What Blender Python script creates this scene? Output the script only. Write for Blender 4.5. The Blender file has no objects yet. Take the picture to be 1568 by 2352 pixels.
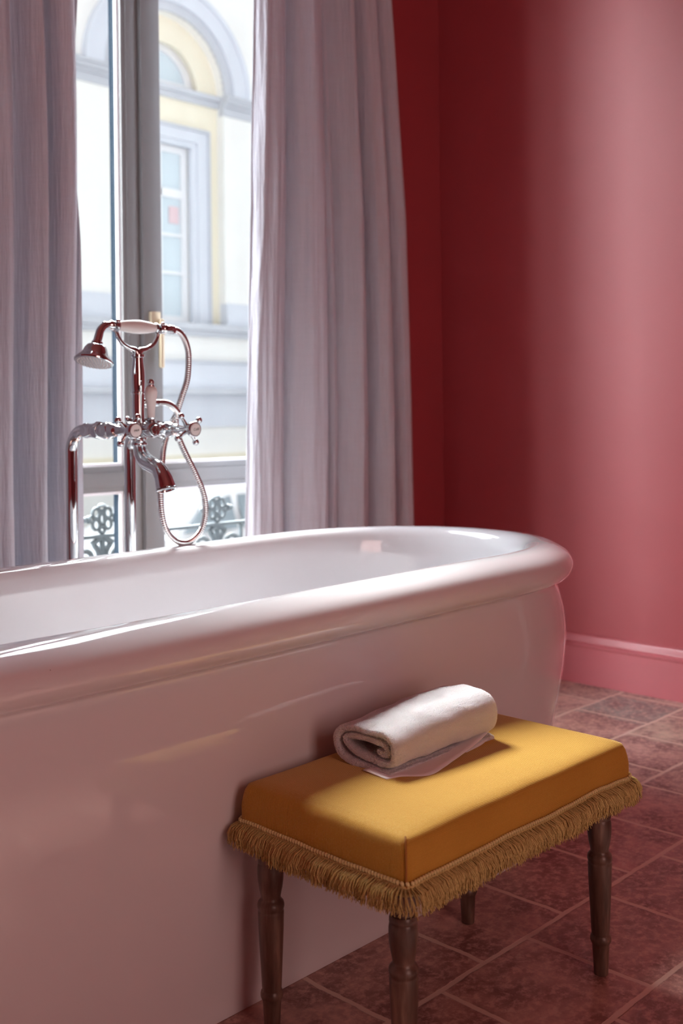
import bpy, bmesh, math, random
from mathutils import Vector, Matrix, noise
random.seed(7)
sc = bpy.context.scene
COL = sc.collection
PI = math.pi

# ------------------------------------------------------------------ camera
def cam_axes(y, p, r):
    cy, sy, cp, sp, cr, sr = math.cos(y), math.sin(y), math.cos(p), math.sin(p), math.cos(r), math.sin(r)
    f = Vector((sy*cp, cy*cp, sp)); rt = Vector((cy, -sy, 0)); dn = f.cross(rt)
    return cr*rt + sr*dn, -sr*rt + cr*dn, f
ar, ad, af = cam_axes(0.7963015, 0.0033357, 0.0121688)
cd = bpy.data.cameras.new('camera'); cam = bpy.data.objects.new('camera', cd); COL.objects.link(cam)
m = Matrix((ar, -ad, -af)).transposed().to_4x4(); m.translation = Vector((0, 0, 0.95)); cam.matrix_world = m
cd.sensor_fit = 'AUTO'; cd.sensor_width = 36; cd.lens = 2448.66/2352*36
cd.shift_y = -(1176-950.59)/2352
cd.clip_start = .01
cd.dof.use_dof = True; cd.dof.focus_distance = 1.78; cd.dof.aperture_fstop = 4.4
sc.camera = cam

# ------------------------------------------------------------------ light and exposure
SKY_BRIGHT = 24     # overcast sky towards the hidden sun, beyond the opposite roof
SKY_DIM = 1.15
SUN = 21
sc.view_settings.view_transform = 'Standard'; sc.view_settings.look = 'None'
sc.view_settings.gamma = 1; sc.view_settings.use_curve_mapping = False
sc.view_settings.exposure = 0.0
w = bpy.data.worlds.new('sky'); sc.world = w; w.use_nodes = True
nt = w.node_tree; nt.nodes.clear()
tc = nt.nodes.new('ShaderNodeTexCoord'); sx = nt.nodes.new('ShaderNodeSeparateXYZ')
mr = nt.nodes.new('ShaderNodeMapRange'); mr.inputs[1].default_value = 0.03; mr.inputs[2].default_value = .25
mr.inputs[3].default_value = SKY_DIM; mr.inputs[4].default_value = SKY_BRIGHT
bg = nt.nodes.new('ShaderNodeBackground'); bg.inputs[0].default_value = (.91, .955, 1, 1)
wo = nt.nodes.new('ShaderNodeOutputWorld')
dt = nt.nodes.new('ShaderNodeVectorMath'); dt.operation = 'DOT_PRODUCT'; dt.inputs[1].default_value = (0, 1, 0)
nt.links.new(tc.outputs['Generated'], dt.inputs[0]); nt.links.new(dt.outputs['Value'], mr.inputs[0])
nt.links.new(mr.outputs[0], bg.inputs[1]); nt.links.new(bg.outputs[0], wo.inputs[0])

def sun(name, d, energy, angle, col):
    l = bpy.data.lights.new(name, 'SUN'); l.energy = energy; l.angle = math.radians(angle); l.color = col
    o = bpy.data.objects.new(name, l); COL.objects.link(o)
    o.rotation_euler = Vector(d).to_track_quat('-Z', 'Y').to_euler(); return o
sun('veiled_sun', (-.32, -1, -1.25), SUN, 22, (1, .985, .95))
GLOW = 9.5
sun('added_sky_glow', (1, -.45, -.56), GLOW, 46, (.93, .97, 1))  # second sun, added to light the right wall as street-end sky would
def portal(name, loc, rot, sx_, sy_):
    l = bpy.data.lights.new(name, 'AREA'); l.shape = 'RECTANGLE'; l.size = sx_; l.size_y = sy_; l.cycles.is_portal = True
    o = bpy.data.objects.new(name, l); COL.objects.link(o); o.location = loc; o.rotation_euler = rot
portal('window_daylight', (1.31, 2.87, 1.7), (-PI/2, 0, 0), 2.85, 3.3)
portal('window_daylight', (.4, -2.95, 1.7), (PI/2, 0, 0), 1.6, 2.4)  # sky portal of the added window behind the viewer

def area(name, loc, rot, sx_, sy_, energy, col):
    l = bpy.data.lights.new(name, 'AREA'); l.shape = 'RECTANGLE'; l.size = sx_; l.size_y = sy_; l.energy = energy; l.color = col
    o = bpy.data.objects.new(name, l); COL.objects.link(o); o.location = loc; o.rotation_euler = rot
area('added_warm_fill', (.4, -2.66, 1.7), (PI/2, 0, 0), 1.5, 2.3, 33, (1, .47, .38))  # warm fill lamp, added behind the viewer to lift tub front and stool

# ------------------------------------------------------------------ helpers
def mat(name, col=(.8, .8, .8), rough=.5, metal=0, spec=.5, **k):
    M = bpy.data.materials.new(name); M.use_nodes = True
    b = M.node_tree.nodes['Principled BSDF']
    b.inputs['Base Color'].default_value = (*col, 1); b.inputs['Roughness'].default_value = rough
    b.inputs['Metallic'].default_value = metal; b.inputs['Specular IOR Level'].default_value = spec
    for a, v in k.items(): b.inputs[a.replace('_', ' ')].default_value = v
    return M
class G:
    """tiny node-graph helper"""
    def __init__(s, M): s.t = M.node_tree; s.b = s.t.nodes['Principled BSDF']; s.out = s.t.nodes['Material Output']
    def n(s, ty, **k):
        x = s.t.nodes.new('ShaderNode'+ty)
        for a, v in k.items():
            if a.startswith('i'): x.inputs[int(a[1:]) if a[1:].isdigit() else a[1:].replace('_', ' ')].default_value = v
            else: setattr(x, a, v)
        return x
    def l(s, a, b): s.t.links.new(a, b)
    def pos(s, scale=(1, 1, 1), loc=(0, 0, 0)):
        g = s.n('NewGeometry'); mp = s.n('Mapping'); s.l(g.outputs['Position'], mp.inputs[0])
        mp.inputs['Scale'].default_value = scale; mp.inputs['Location'].default_value = loc; return mp.outputs[0]
    def noise(s, vec, sc_, det=3, rough=.5):
        x = s.n('TexNoise'); x.inputs['Scale'].default_value = sc_; x.inputs['Detail'].default_value = det
        x.inputs['Roughness'].default_value = rough
        if vec: s.l(vec, x.inputs['Vector'])
        return x.outputs['Fac']
    def ramp(s, fac, stops):
        x = s.n('ValToRGB'); e = x.color_ramp.elements
        while len(e) < len(stops): e.new(.5)
        for el, (p, c) in zip(e, stops): el.position = p; el.color = (*c, 1) if len(c) == 3 else c
        s.l(fac, x.inputs[0]); return x.outputs[0]
    def mix(s, f, a, b, mode='MIX'):
        x = s.n('MixRGB', blend_type=mode)
        for i, v in ((0, f), (1, a), (2, b)):
            if hasattr(v, 'type') and hasattr(v, 'is_linked'): s.l(v, x.inputs[i])
            else: x.inputs[i].default_value = v if i == 0 else (*v, 1)
        return x.outputs[0]
    def math(s, op, a, b=0., c=0.):
        x = s.n('Math', operation=op)
        for i, v in enumerate((a, b, c)):
            if hasattr(v, 'is_linked'): s.l(v, x.inputs[i])
            else: x.inputs[i].default_value = v
        return x.outputs[0]
    def bump(s, h, strength=.3, dist=.002, prev=None):
        x = s.n('Bump'); x.inputs['Strength'].default_value = strength; x.inputs['Distance'].default_value = dist
        s.l(h, x.inputs['Height'])
        if prev: s.l(prev, x.inputs['Normal'])
        s.l(x.outputs[0], s.b.inputs['Normal']); return x.outputs[0]

def mesh_obj(name, V, F, M, parent=None, smooth=True, auto=None):
    me = bpy.data.meshes.new(name); me.from_pydata([tuple(v) for v in V], [], F); me.update()
    if smooth: me.polygons.foreach_set('use_smooth', [True]*len(me.polygons))
    if M: me.materials.append(M)
    o = bpy.data.objects.new(name, me); COL.objects.link(o)
    if parent: o.parent = parent; o.matrix_parent_inverse = Matrix.Translation(-parent.location)
    if auto: me.set_sharp_from_angle(angle=math.radians(auto))
    return o
class MB:
    """collects geometry in world metres, build() links it as one object"""
    def __init__(s): s.V = []; s.F = []
    def add(s, V, F):
        n = len(s.V); s.V += [Vector(v) for v in V]; s.F += [tuple(i+n for i in f) for f in F]; return s
    def box(s, x0, x1, y0, y1, z0, z1):
        return s.add([(x, y, z) for z in (z0, z1) for y in (y0, y1) for x in (x0, x1)],
                     [(0, 2, 3, 1), (4, 5, 7, 6), (0, 1, 5, 4), (2, 6, 7, 3), (0, 4, 6, 2), (1, 3, 7, 5)])
    def bbox(s, x0, x1, y0, y1, z0, z1, b=.004):
        """bevelled box"""
        bm = bmesh.new(); bmesh.ops.create_cube(bm, size=1)
        for v in bm.verts: v.co = Vector(((x0+x1)/2+v.co.x*(x1-x0), (y0+y1)/2+v.co.y*(y1-y0), (z0+z1)/2+v.co.z*(z1-z0)))
        bmesh.ops.bevel(bm, geom=bm.edges[:], offset=b, segments=2, affect='EDGES', profile=.6)
        bm.verts.ensure_lookup_table(); s.add([v.co.copy() for v in bm.verts], [[v.index for v in f.verts] for f in bm.faces]); bm.free(); return s
    def prism(s, P, ax, a0, a1):
        """polygon P (2D) swept along axis; ax 'y': P is (x,z); 'x': P is (y,z); 'z': P is (x,y)"""
        mk = {'y': lambda p, a: (p[0], a, p[1]), 'x': lambda p, a: (a, p[0], p[1]), 'z': lambda p, a: (p[0], p[1], a)}[ax]
        n = len(P); V = [mk(p, a0) for p in P]+[mk(p, a1) for p in P]
        F = [tuple(range(n)), tuple(range(2*n-1, n-1, -1))]+[(i, n+i, n+(i+1) % n, (i+1) % n) for i in range(n)]
        return s.add(V, F)
    def tube(s, P, r, n=10, cap=True):
        P = [Vector(p) for p in P]; R = r if hasattr(r, '__len__') else [r]*len(P)
        V = []; F = []; up = None
        for i, p in enumerate(P):
            t = (P[min(i+1, len(P)-1)]-P[max(i-1, 0)]).normalized()
            if up is None:
                up = t.orthogonal().normalized()
            up = (up - t*up.dot(t)).normalized(); q = t.cross(up)
            for k in range(n):
                a = 2*PI*k/n; V.append(p+(up*math.cos(a)+q*math.sin(a))*R[i])
        for i in range(len(P)-1):
            for k in range(n): F.append((i*n+k, i*n+(k+1) % n, (i+1)*n+(k+1) % n, (i+1)*n+k))
        if cap: F.append(tuple(range(n-1, -1, -1))); F.append(tuple((len(P)-1)*n+k for k in range(n)))
        return s.add(V, F)
    def lathe(s, prof, o, ax=(0, 0, 1), n=28):
        """prof: list of (radius, distance along axis)"""
        o = Vector(o); ax = Vector(ax).normalized(); u = ax.orthogonal().normalized(); v = ax.cross(u)
        V = []; F = []
        for (r, h) in prof:
            for k in range(n):
                a = 2*PI*k/n; V.append(o+ax*h+(u*math.cos(a)+v*math.sin(a))*max(r, 1e-5))
        for i in range(len(prof)-1):
            for k in range(n): F.append((i*n+k, i*n+(k+1) % n, (i+1)*n+(k+1) % n, (i+1)*n+k))
        F.append(tuple(range(n-1, -1, -1))); F.append(tuple((len(prof)-1)*n+k for k in range(n)))
        return s.add(V, F)
    def ball(s, c, r, n=14):
        return s.lathe([(r*math.sin(PI*i/n), -r*math.cos(PI*i/n)) for i in range(n+1)], c, n=n*2)
    def build(s, name, M, parent=None, smooth=True, auto=35):
        o = mesh_obj(name, s.V, s.F, M, parent, smooth, auto if smooth else None)
        bm = bmesh.new(); bm.from_mesh(o.data); bmesh.ops.recalc_face_normals(bm, faces=bm.faces); bm.to_mesh(o.data); bm.free()
        return o
def spline(P, n=8):
    P = [Vector(p) for p in P]; out = []
    for i in range(len(P)-1):
        a, b, c, d = P[max(i-1, 0)], P[i], P[i+1], P[min(i+2, len(P)-1)]
        for k in range(n):
            t = k/n; out.append(.5*((2*b)+(c-a)*t+(2*a-5*b+4*c-d)*t*t+(3*b-a-3*c+d)*t**3))
    out.append(P[-1]); return out
def interp(x, P):
    if x <= P[0][0]: return P[0][1]
    for (a, fa), (b, fb) in zip(P, P[1:]):
        if x <= b: return fa+(fb-fa)*(x-a)/(b-a)
    return P[-1][1]
def sm(t): t = max(0, min(1, t)); return t*t*(3-2*t)
def tag(o, label, cat, group=None, kind=None):
    o['label'] = label; o['category'] = cat
    if group: o['group'] = group
    if kind: o['kind'] = kind
    return o
def thing(name, loc, label, cat, group=None):
    o = bpy.data.objects.new(name, None); COL.objects.link(o); o.location = loc; o.empty_display_size = .05
    return tag(o, label, cat, group)
def struct(o, label=None):
    o['kind'] = 'structure'
    if label: o['label'] = label
    return o

# ------------------------------------------------------------------ materials
# painted wall: matt limewash-like pinkish red
def wall_mat(name):
    M = mat(name, (.5, .12, .125), .50, spec=.75); g = G(M)
    p = g.pos(); n = g.noise(p, 1.3, 4); n2 = g.noise(p, 420, 2)
    c = g.mix(n, (.38, .050, .063), (.43, .066, .08)); g.l(c, g.b.inputs['Base Color'])
    g.bump(n2, .25, .0006, g.bump(g.noise(p, 7, 3), .15, .004))
    return M
M_wall = wall_mat('pink_wall_paint')
M_base = mat('pink_gloss_paint', (.52, .13, .15), .33, spec=.5)
G(M_base).bump(G(M_base).noise(None, 60, 2), .05, .001)
M_ceil = mat('ceiling_paint', (.50, .16, .16), .8)
def tile_mat():
    M = mat('terracotta_tiles', rough=.4, spec=.5); g = G(M)
    geo = g.n('NewGeometry'); nz = g.n('TexNoise'); nz.inputs['Scale'].default_value = 13; nz.inputs['Detail'].default_value = 6; nz.inputs['Roughness'].default_value = .62
    g.l(geo.outputs['Position'], nz.inputs['Vector'])
    sub = g.n('VectorMath', operation='SUBTRACT'); g.l(nz.outputs['Color'], sub.inputs[0]); sub.inputs[1].default_value = (.5, .5, .5)
    scl = g.n('VectorMath', operation='SCALE'); g.l(sub.outputs[0], scl.inputs[0]); scl.inputs['Scale'].default_value = .014
    add = g.n('VectorMath', operation='ADD'); g.l(geo.outputs['Position'], add.inputs[0]); g.l(scl.outputs[0], add.inputs[1])
    off = g.n('VectorMath', operation='ADD'); g.l(add.outputs[0], off.inputs[0]); off.inputs[1].default_value = (.003+.249*40, .119+.249*40, 0)
    br = g.n('TexBrick', offset=.5, offset_frequency=2)
    br.inputs['Color1'].default_value = (0, 0, 0, 1); br.inputs['Color2'].default_value = (1, 1, 1, 1); br.inputs['Mortar'].default_value = (.5, .5, .5, 1)
    br.inputs['Scale'].default_value = 1; br.inputs['Mortar Size'].default_value = .0062; br.inputs['Mortar Smooth'].default_value = .35
    br.inputs['Brick Width'].default_value = .249; br.inputs['Row Height'].default_value = .249; br.inputs['Bias'].default_value = 0
    g.l(off.outputs[0], br.inputs['Vector'])
    tint = g.ramp(br.outputs['Color'], [(0, (.38, .20, .165)), (.3, (.60, .33, .28)), (.5, (.48, .27, .22)), (.7, (.70, .45, .38)), (.85, (.52, .25, .21)), (1, (.68, .50, .42))])
    p = g.pos()
    # individual odd tiles: one slate grey, one cream
    sx = g.n('SeparateXYZ'); g.l(add.outputs[0], sx.inputs[0])
    def tile(cx, cy):
        a = g.n('Math', operation='COMPARE'); g.l(sx.outputs[0], a.inputs[0]); a.inputs[1].default_value = cx; a.inputs[2].default_value = .1245
        b = g.n('Math', operation='COMPARE'); g.l(sx.outputs[1], b.inputs[0]); b.inputs[1].default_value = cy; b.inputs[2].default_value = .1245
        return g.math('MULTIPLY', a.outputs[0], b.outputs[0])
    tint = g.mix(tile(3.0833, 1.7485), tint, (.25, .23, .21))
    tint = g.mix(tile(2.9588, 1.4995), tint, (.60, .45, .34))
    big = g.noise(p, 9, 5, .65); fine = g.noise(p, 60, 4, .7); spk = g.noise(p, 34, 3, .6)
    c = g.mix(g.ramp(big, [(.38, (0, 0, 0)), (.6, (.85, .85, .85))]), tint, (.17, .06, .055))
    c = g.mix(.5, c, g.mix(fine, (.18, .07, .06), (.5, .28, .23)), 'MIX') if False else g.mix(g.ramp(fine, [(.46, (0, 0, 0)), (.64, (.7, .7, .7))]), c, (.72, .44, .37))
    c = g.mix(g.ramp(spk, [(0, (0, 0, 0)), (.64, (0, 0, 0)), (.70, (.6, .6, .6)), (1, (.7, .7, .7))]), c, (.66, .45, .38))
    c = g.mix(br.outputs['Fac'], c, (.70, .52, .43))
    g.l(c, g.b.inputs['Base Color'])
    g.l(g.ramp(big, [(0, (.30,)*3), (.5, (.37,)*3), (1, (.55,)*3)]), g.b.inputs['Roughness'])
    h = g.math('MULTIPLY', br.outputs['Fac'], -1)
    n1 = g.bump(h, .45, .0016); n2 = g.bump(big, .35, .004, n1); g.bump(fine, .3, .0012, n2)
    return M
M_tile = tile_mat()
M_enamel = mat('white_enamel', (.72, .72, .75), .085, spec=.55, Coat_Weight=.6, Coat_Roughness=.03)
def chips(M):
    g = G(M); v = g.n('TexVoronoi'); v.inputs['Scale'].default_value = 9; g.l(g.pos(), v.inputs['Vector'])
    f = g.math('LESS_THAN', v.outputs['Distance'], .028)
    f = g.math('MULTIPLY', f, g.math('GREATER_THAN', g.noise(g.pos(), 4, 2), .56))
    g.l(g.mix(f, (.72, .72, .75), (.09, .035, .03)), g.b.inputs['Base Color'])
chips(M_enamel)
M_chrome = mat('polished_chrome', (.62, .645, .665), .04, metal=1)
M_porc = mat('white_porcelain', (.80, .76, .74), .12, spec=.5)
M_dark = mat('dark_marking', (.03, .03, .03), .5)
M_rubber = mat('spray_nozzles', (.55, .55, .56), .4, metal=.6)
M_frame = mat('grey_window_paint', (.185, .18, .18), .42)
M_stile_shade = mat('painted_stile_shade', (.012, .02, .03), 1, spec=0)  # near-black colour that paints shade onto the sash edge
M_brass = mat('pale_brass', (.62, .52, .36), .35, metal=.5)
M_iron = mat('dark_cast_iron', (.075, .09, .10), .55)
def glass_mat():
    M = bpy.data.materials.new('window_glass'); M.use_nodes = True; t = M.node_tree; t.nodes.clear()
    o = t.nodes.new('ShaderNodeOutputMaterial'); mx = t.nodes.new('ShaderNodeMixShader'); tr = t.nodes.new('ShaderNodeBsdfTransparent')
    gl = t.nodes.new('ShaderNodeBsdfGlossy'); lw = t.nodes.new('ShaderNodeLayerWeight'); lw.inputs[0].default_value = .5
    pw = t.nodes.new('ShaderNodeMath'); pw.operation = 'POWER'; pw.inputs[1].default_value = 5; t.links.new(lw.outputs['Facing'], pw.inputs[0])
    fr = t.nodes.new('ShaderNodeMapRange'); fr.inputs[3].default_value = .02; fr.inputs[4].default_value = .9; t.links.new(pw.outputs[0], fr.inputs[0])
    tr.inputs[0].default_value = (.97, .985, .98, 1); gl.inputs['Roughness'].default_value = .02
    t.links.new(fr.outputs[0], mx.inputs[0]); t.links.new(tr.outputs[0], mx.inputs[1]); t.links.new(gl.outputs[0], mx.inputs[2]); t.links.new(mx.outputs[0], o.inputs[0])
    return M
M_glass = glass_mat()
def curtain_mat():
    M = mat('linen', (.62, .585, .58), .85, spec=.15); g = G(M)
    w1 = g.n('TexWave', bands_direction='Z'); w1.inputs['Scale'].default_value = 260; w1.inputs['Distortion'].default_value = 3
    w1.inputs['Detail'].default_value = 2; g.l(g.pos(), w1.inputs['Vector'])
    slub = g.noise(g.pos((14, 14, 420)), 1, 3); slub2 = g.noise(g.pos((500, 500, 12)), 1, 3)
    crk = g.noise(g.pos((42, 42, 3.2)), 1, 5, .62)
    c = g.mix(slub, (.56, .565, .63), (.64, .645, .71)); c = g.mix(g.math('MULTIPLY', slub2, .35), c, (.47, .47, .53))
    g.l(c, g.b.inputs['Base Color'])
    n1 = g.bump(crk, 1.0, .009); n2 = g.bump(slub, .3, .0006, n1); n3 = g.bump(slub2, .3, .0006, n2)
    tl = g.n('BsdfTranslucent'); g.l(c, tl.inputs[0]); g.l(n3, tl.inputs['Normal'])
    mx = g.n('MixShader'); mx.inputs[0].default_value = .10
    g.l(g.b.outputs[0], mx.inputs[1]); g.l(tl.outputs[0], mx.inputs[2]); g.l(mx.outputs[0], g.out.inputs[0])
    return M
M_linen = curtain_mat()
def velvet_mat():
    M = mat('mustard_velvet', (.50, .22, .035), .75, spec=.2, Sheen_Weight=1.0, Sheen_Roughness=.28); g = G(M)
    g.b.inputs['Sheen Tint'].default_value = (1, .86, .5, 1)
    geo = g.n('NewGeometry'); sp = g.n('SeparateXYZ'); g.l(geo.outputs['Position'], sp.inputs[0])
    sn = g.n('SeparateXYZ'); g.l(geo.outputs['True Normal'], sn.inputs[0])
    side = g.math('GREATER_THAN', g.math('ABSOLUTE', sn.outputs[0]), .6); front = g.math('GREATER_THAN', g.math('ABSOLUTE', sn.outputs[1]), .75)
    top = g.math('SUBTRACT', 1., side)
    coord = g.math('ADD', sp.outputs[1], g.math('MULTIPLY', sp.outputs[2], top))
    wob = g.math('MULTIPLY', g.noise(g.pos((30, 30, 30)), 1, 2), .0008)
    s = g.math('SINE', g.math('MULTIPLY', g.math('ADD', coord, wob), 2*PI/.0028))
    s = g.math('MULTIPLY', s, g.math('SUBTRACT', 1., g.math('MULTIPLY', front, .65)))
    p = g.pos(); n = g.noise(p, 700, 2, .7); patch = g.noise(p, 9, 4)
    c = g.mix(patch, (.52, .28, .035), (.64, .38, .06)); c = g.mix(g.math('MULTIPLY', n, .5), c, (.22, .09, .010))
    g.l(c, g.b.inputs['Base Color'])
    g.bump(s, .4, .0008, g.bump(n, .6, .0010, g.bump(patch, .2, .003)))
    return M
M_velvet = velvet_mat()
M_seam = mat('mustard_thread', (.34, .14, .02), .8)
def fringe_mat():
    M = mat('golden_fringe', (.5, .24, .05), .7, spec=.25); g = G(M)
    n = g.noise(g.pos(), 700, 2); c = g.mix(n, (.34, .235, .06), (.84, .70, .31)); g.l(c, g.b.inputs['Base Color']); return M
M_fringe = fringe_mat()
M_braid = mat('golden_braid', (.68, .60, .28), .65)
def wood_mat():
    M = mat('stained_turned_wood', rough=.33, spec=.5); g = G(M)
    tcn = g.n('TexCoord'); mp = g.n('Mapping'); g.l(tcn.outputs['Object'], mp.inputs[0]); mp.inputs['Scale'].default_value = (38, 38, 5)
    n = g.noise(mp.outputs[0], 1, 5, .6); mp2 = g.n('Mapping'); g.l(tcn.outputs['Object'], mp2.inputs[0]); mp2.inputs['Scale'].default_value = (260, 260, 14)
    n2 = g.noise(mp2.outputs[0], 1, 3, .6)
    c = g.ramp(n, [(.3, (.045, .025, .018)), (.5, (.16, .098, .07)), (.7, (.36, .25, .185))])
    c = g.mix(g.math('MULTIPLY', n2, .45), c, (.035, .014, .012)); g.l(c, g.b.inputs['Base Color'])
    g.bump(n2, .12, .0006); return M
M_wood = wood_mat()
def towel_mat():
    M = mat('terry_cotton', (.95, .945, .97), .9, spec=.1, Sheen_Weight=.6, Subsurface_Weight=.3); g = G(M); g.b.inputs['Subsurface Radius'].default_value = (.02, .013, .011); g.b.inputs['Subsurface Scale'].default_value = 1
    v = g.n('TexVoronoi'); v.inputs['Scale'].default_value = 520; g.l(g.pos(), v.inputs['Vector'])
    n = g.noise(g.pos(), 300, 3, .7)
    n1 = g.bump(v.outputs['Distance'], 1.0, .0034); g.bump(n, 1.0, .0026, n1); return M
M_towel = towel_mat()
M_hem = mat('flat_woven_cotton', (.84, .80, .80), .85, spec=.15)
G(M_hem).bump(G(M_hem).noise(G(M_hem).pos((900, 120, 900)), 1, 2), .35, .0006)
M_pile = mat('terry_pile', (.95, .94, .96), 1, spec=0); _g = G(M_pile); _t = _g.n('BsdfTranslucent'); _t.inputs[0].default_value = (.95, .93, .95, 1)
_m = _g.n('MixShader'); _m.inputs[0].default_value = .5; _g.l(_g.b.outputs[0], _m.inputs[1]); _g.l(_t.outputs[0], _m.inputs[2]); _g.l(_m.outputs[0], _g.out.inputs[0])
def stucco(name, col, r=.9):
    M = mat(name, col, r, spec=.2); g = G(M); n = g.noise(g.pos(), 1.5, 4)
    g.l(g.mix(n, tuple(c*.94 for c in col), tuple(min(1, c*1.04) for c in col)), g.b.inputs['Base Color']); return M
M_cream = stucco('cream_stucco', (.89, .885, .86)); M_yellow = stucco('pale_yellow_stucco', (.86, .80, .64))
M_stone = stucco('blue_grey_stone', (.68, .71, .78)); M_stone2 = stucco('weathered_stone', (.55, .57, .62))
M_whitep = mat('white_window_paint', (.86, .86, .88), .4)
M_pane = mat('pale_reflecting_glass', (.60, .70, .76), .12, spec=.8)
M_blind = mat('white_blind', (.75, .80, .85), .8)
M_red = mat('red_fabric', (.74, .54, .57), .8)
M_street = stucco('pale_pavement', (.2, .2, .2))
M_car = mat('white_car_paint', (.82, .83, .85), .25, Coat_Weight=.6); M_carglass = mat('car_glass', (.20, .24, .27), .08, spec=.8)
M_tyre = mat('tyre_rubber', (.03, .03, .03), .8)

# ------------------------------------------------------------------ room shell
XR, YW, CEIL = 3.297, 2.664, 3.65
XL, YF = -2.4, -2.7
def wall_with_holes(name, axis, a0, a1, t0, t1, z1, holes, M, z0=0.0):
    """wall along x (axis 'y' normal) with rectangular holes (x0,x1,z0,z1)"""
    mb = MB(); xs = a0
    for (h0, h1, hz0, hz1) in sorted(holes):
        mb.box(xs, h0, t0, t1, z0, z1)
        if hz0 > z0: mb.box(h0, h1, t0, t1, z0, hz0)
        mb.box(h0, h1, t0, t1, hz1, z1); xs = h1
    mb.box(xs, a1, t0, t1, z0, z1)
    return struct(mb.build(name, M, smooth=False))
WH = [(-.10, 2.72, .08, 3.35)]
wall_with_holes('wall_back', 'y', XL-.3, XR+.3, YW, 2.742, CEIL+.2, WH, M_wall)
wall_with_holes('wall_back_exterior', 'y', XL-.3, XR+.3, 2.742, 2.86, CEIL+.2, WH, M_cream)
wall_with_holes('wall_front', 'y', XL-.3, XR+.3, YF-.25, YF, CEIL+.2, [(-.4, 1.2, .5, 2.9)], M_wall)
struct(MB().box(XR, XR+.3, YF-.25, YW, 0, CEIL+.2).build('wall_right', M_wall, smooth=False))
struct(MB().box(XL-.3, XL, YF-.25, YW, 0, CEIL+.2).build('wall_left', M_wall, smooth=False))
struct(MB().box(XL-.3, XR+.3, YF-.25, YW+.196, CEIL, CEIL+.2).build('ceiling', M_ceil, smooth=False))
struct(MB().box(XL-.3, XR+.3, YF-.25, YW+.196, -.12, 0).build('floor', M_tile, smooth=False))
# skirting board on the right wall: flat board, cove and bead on top
sk = [(0, 0), (-.022, 0), (-.022, .128), (-.0245, .133), (-.0245, .139), (-.019, .144), (-.0145, .146), (-.0125, .151), (-.0125, .160), (-.009, .168), (-.004, .172), (0, .173)]
def skirt(name, pts, ax, a0, a1, base, sgn=1):
    P = [(base+sgn*p[0], p[1]) for p in pts]
    return struct(MB().prism(P, ax, a0, a1).build(name, M_base, auto=25))
skirt('baseboard_right', sk, 'y', .465, YW, XR)
skirt('baseboard_back', sk, 'x', 2.72, XR-.025, YW)
skirt('baseboard_left', sk, 'y', YF, YW, XL, -1)

# unseen door in the right wall, added to give the tub a reflection
dr = bpy.data.objects.new('added_door', None); COL.objects.link(dr); dr.location = (XR, -.10, 0); dr['kind'] = 'structure'
MB().bbox(XR-.024, XR, -.66, -.56, 0, 2.14, .004).bbox(XR-.024, XR, .36, .46, 0, 2.14, .004).bbox(XR-.024, XR, -.66, .46, 2.14, 2.24, .004).build('added_door_casing', M_whitep, dr)
dl = MB().bbox(XR-.016, XR, -.555, .355, .006, 2.135, .003).bbox(XR-.024, XR-.014, -.43, .23, .25, .95, .006).bbox(XR-.024, XR-.014, -.43, .23, 1.1, 2.0, .006).build('added_door_leaf', M_base, dr)
MB().lathe([(.026, 0), (.026, .006), (.010, .010), (.010, .034), (.024, .040), (.027, .052), (.018, .064), (.0001, .067)], (XR-.016, -.49, 1.02), (-1, 0, 0)).build('added_door_knob', M_brass, dr)
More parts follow.
